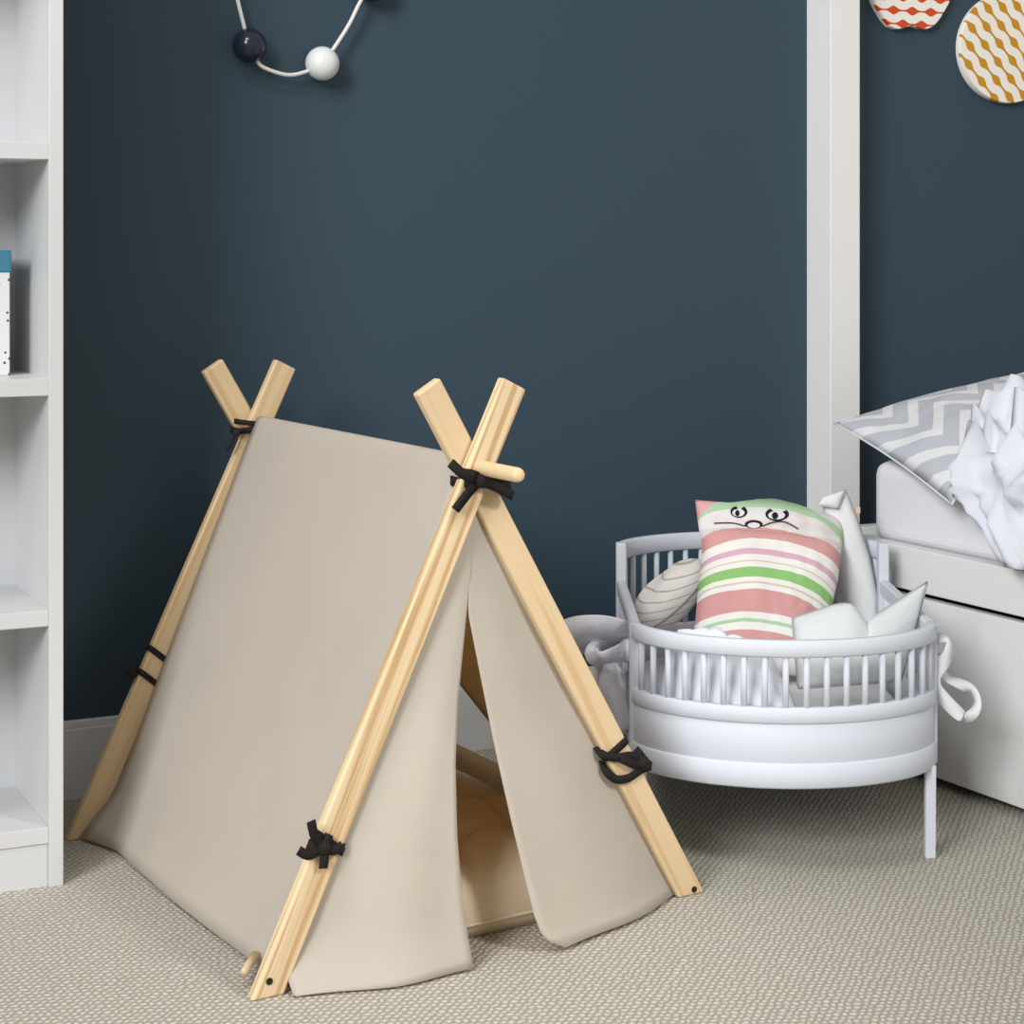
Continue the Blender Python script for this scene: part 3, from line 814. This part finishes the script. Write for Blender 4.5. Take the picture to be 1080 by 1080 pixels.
# ribbon on the right
rbn = thing('ribbon_tie', at(992, 690, 3.27), 'white looped ribbon tie hanging from the right side of the doll cradle', 'ribbon')
bm = bmesh.new(); ribbon_at(bm, [(982, 676, 3.285), (993, 673, 3.275), (1002, 676, 3.27), (1000, 690, 3.265), (992, 703, 3.265), (987, 715, 3.27), (990, 728, 3.27), (1002, 744, 3.265), (1016, 757, 3.26)], .022, .002); part('strip', bm, M['sheet'], rbn, True)
bm = bmesh.new(); ribbon_at(bm, [(986, 690, 3.28), (990, 704, 3.285), (1000, 716, 3.29), (1014, 722, 3.292), (1026, 728, 3.29), (1031, 741, 3.285), (1026, 753, 3.275), (1016, 758, 3.265)], .018, .002); part('loop', bm, M['sheet'], rbn, True)

# ------------------------------------------------------------------ bed
TB = math.radians(28); HX, HD = .611, 3.967
def bed(m, w, z): return W(HX + m*math.sin(TB) + w*math.cos(TB), HD - m*math.cos(TB) + w*math.sin(TB), z)
eM = (bed(1, 0, 0)-bed(0, 0, 0)); eW = (bed(0, 1, 0)-bed(0, 0, 0))
def bbox(bm, m0, m1, w0, w1, z0, z1, bev=.003): box(bm, bed((m0+m1)/2, (w0+w1)/2, (z0+z1)/2), (eM*((m1-m0)/2), eW*((w1-w0)/2), UP*((z1-z0)/2)), bev)
BL, BWd = 1.75, .86
bd = thing('bed', bed(BL/2, BWd/2, 0), 'white single bed with drawer base at the right edge', 'bed')
bm = bmesh.new(); bbox(bm, 0, BL, 0, .03, .353, .434); part('side_rail', bm, M['white'], bd)
bm = bmesh.new(); bbox(bm, 0, BL, BWd-.03, BWd, .0, .434); part('side_rail', bm, M['white'], bd)
bm = bmesh.new(); bbox(bm, 0, .03, .03, BWd-.03, .0, .434); part('end_rail', bm, M['white'], bd)
bm = bmesh.new(); bbox(bm, BL-.03, BL, .03, BWd-.03, .0, .434); part('end_rail', bm, M['white'], bd)
bm = bmesh.new(); bbox(bm, .03, BL-.03, .03, BWd-.03, .40, .42, 0); part('slat_base', bm, M['white'], bd)
bm = bmesh.new(); bbox(bm, .03, BL-.03, .025, .04, .02, .4, 0); part('gap_shade_sheet', bm, M['shadowgap'], bd)  # black sheet standing in for the shade in the gap above the drawers
for m0, m1 in ((.004, .872), (.878, BL-.004)):
    bm = bmesh.new(); bbox(bm, m0, m1, .002, .022, .018, .3425, .002); part('drawer_front', bm, M['white'], bd)
for m in (.02, BL-.02):
    bm = bmesh.new(); bbox(bm, m-.018, m+.018, .026, .06, 0, .36, .002); part('leg', bm, M['white'], bd)
# mattress
mm = bmesh.new(); bbox(mm, .13, BL-.04, .034, BWd-.04, .421, .582, .0)
bmesh.ops.bevel(mm, geom=list(mm.edges), offset=.03, segments=6, affect='EDGES', profile=.5)
solo('bed_mattress', mm, M['sheet'], bed(BL/2, BWd/2, .421), 'thick mattress in a white sheet on the white bed', 'mattress')
# chevron pillow
def cp_mid(u, v):                                # corner A at u=0,v=1
    A, B, D = at(880, 446, 3.98), at(1090, 391, 4.16), at(1004, 532, 3.55)
    Cc = B + D - A
    a = u + .035*math.sin(PI*v)*(1-2*u)*.6; b = v
    p = (A.lerp(B, a)).lerp(D.lerp(Cc, a), 1-b)
    return p + UP*(.02*math.sin(PI*u)*math.sin(PI*v) + .075*math.sin(PI*u)**.5*(1-v))
nP = (CAM - at(980, 480, 3.9)).normalized()
bm, cpf = cushion(cp_mid, nP, .024, 44, .010, 3.0, 4, .55)
cp = thing('chevron_pillow', at(985, 540, 3.95), 'large grey and white chevron pillow tilted on the head of the bed', 'pillow')
part('pillowcase', bm, M['chevron'], cp, True)
bm = bmesh.new(); tube(bm, border(cp_mid, 20), .002, 6, closed=True); part('hem', bm, M['sheet'], cp, True)
# white duvet
SEED = 0.7
def duvet(u, v):                                 # u along the bed, v from the hanging edge to the far side
    s = v*1.25                                    # metres along the section
    m0 = poly([(0, .56), (.14, .44), (.35, .40), (.6, .52), (1.25, .60)], s)
    m = lerp(m0, BL-.05, u**1.15)
    if s < .16: w, z = .0 - .012, .447 + s*.95
    elif s < .24: k = (s-.16)/.08; w, z = lerp(-.012, .04, math.sin(k*PI/2)), .599 + .05*math.sin(k*PI/2)
    else: w = .04 + (s-.24)*.82; z = .675 + .11*math.exp(-((s-.62)/.25)**2)*math.exp(-((m-.8)/.5)**2)
    q = Vector((m*4.2, s*4.2, .3)); wv = Vector([noise.noise(q*.8 + Vector((k*17.3, k*5.1, SEED))) for k in (1, 2, 3)])*1.6
    q2 = q + wv*.9
    r = 1-abs(noise.noise(q2))*2.6; r2 = 1-abs(noise.noise(q2*1.9 + Vector((3, 1, 0))))*2.4
    amp = .088 if s >= .24 else .042
    r3 = 1-abs(noise.noise(q2*3.7 + Vector((1, 7, 2))))*2.2
    hgt = amp*(max(-.7, r)*.75 + max(-.6, r2)*.62 + max(-.4, r3)*.27 - .42)
    p = bed(m, w, z)
    if s < .2: p -= eW*max(-.004, hgt)
    else:
        hgt = max(-.03, hgt); p += UP*hgt - eW*hgt*.2
        if p.z > .70: p.z = .70 + .075*math.tanh((p.z-.70)/.075)
    return p
o = solo('duvet', grid(duvet, 110, 90), M['duvet'], bed(.9, .4, .6), 'crumpled plain white duvet heaped on the bed', 'duvet', True)
solidify(o, .008, -1)

# ------------------------------------------------------------------ light
def area(name, loc, target, size, power, col=(1, 1, 1), size_y=None):
    l = bpy.data.lights.new(name, 'AREA'); l.energy = power; l.color = col; l.size = size
    if size_y: l.shape = 'RECTANGLE'; l.size_y = size_y
    o = bpy.data.objects.new(name, l); C.objects.link(o); o.location = loc
    o.rotation_euler = (Vector(target)-Vector(loc)).to_track_quat('-Z', 'Y').to_euler()
    return o
area('window_light', W(-3.6, -4.4, 4.2), W(.3, 3.3, .3), 2.6, 640, (.96, .985, 1))
area('ceiling_light', W(-.9, 2.0, 2.7), W(-.8, 2.3, 0), .7, 22, (1, .985, .96))
sl = bpy.data.lights.new('tent_fill_spot', 'SPOT'); sl.energy = 172; sl.spot_size = math.radians(31); sl.spot_blend = .9  # added fill without a visible source, brightens the tent's front flaps
sl.shadow_soft_size = .25; sl.color = (1, .985, .965)
so = bpy.data.objects.new('tent_fill_spot', sl); C.objects.link(so); so.location = W(1.8, 1.3, 2.0)
so.rotation_euler = (W(-.05, 2.78, .22)-so.location).to_track_quat('-Z', 'Y').to_euler()
w = bpy.data.worlds.new('room_ambience'); bpy.context.scene.world = w; w.use_nodes = True
bg = w.node_tree.nodes['Background']; bg.inputs[0].default_value = (1, .92, .81, 1); bg.inputs[1].default_value = .52

# ------------------------------------------------------------------ camera
cam = bpy.data.cameras.new('camera'); co = bpy.data.objects.new('camera', cam); C.objects.link(co)
co.location = CAM; co.rotation_euler = (PI/2, 0, -TH); cam.sensor_width = 36; cam.lens = 36*F/1080
cam.shift_y = -(540-HY)/1080; cam.clip_start = .05
sc = bpy.context.scene; sc.camera = co
sc.view_settings.view_transform = 'Standard'; sc.view_settings.look = 'None'
sc.view_settings.exposure = 0.0; sc.view_settings.gamma = 1; sc.view_settings.use_curve_mapping = False
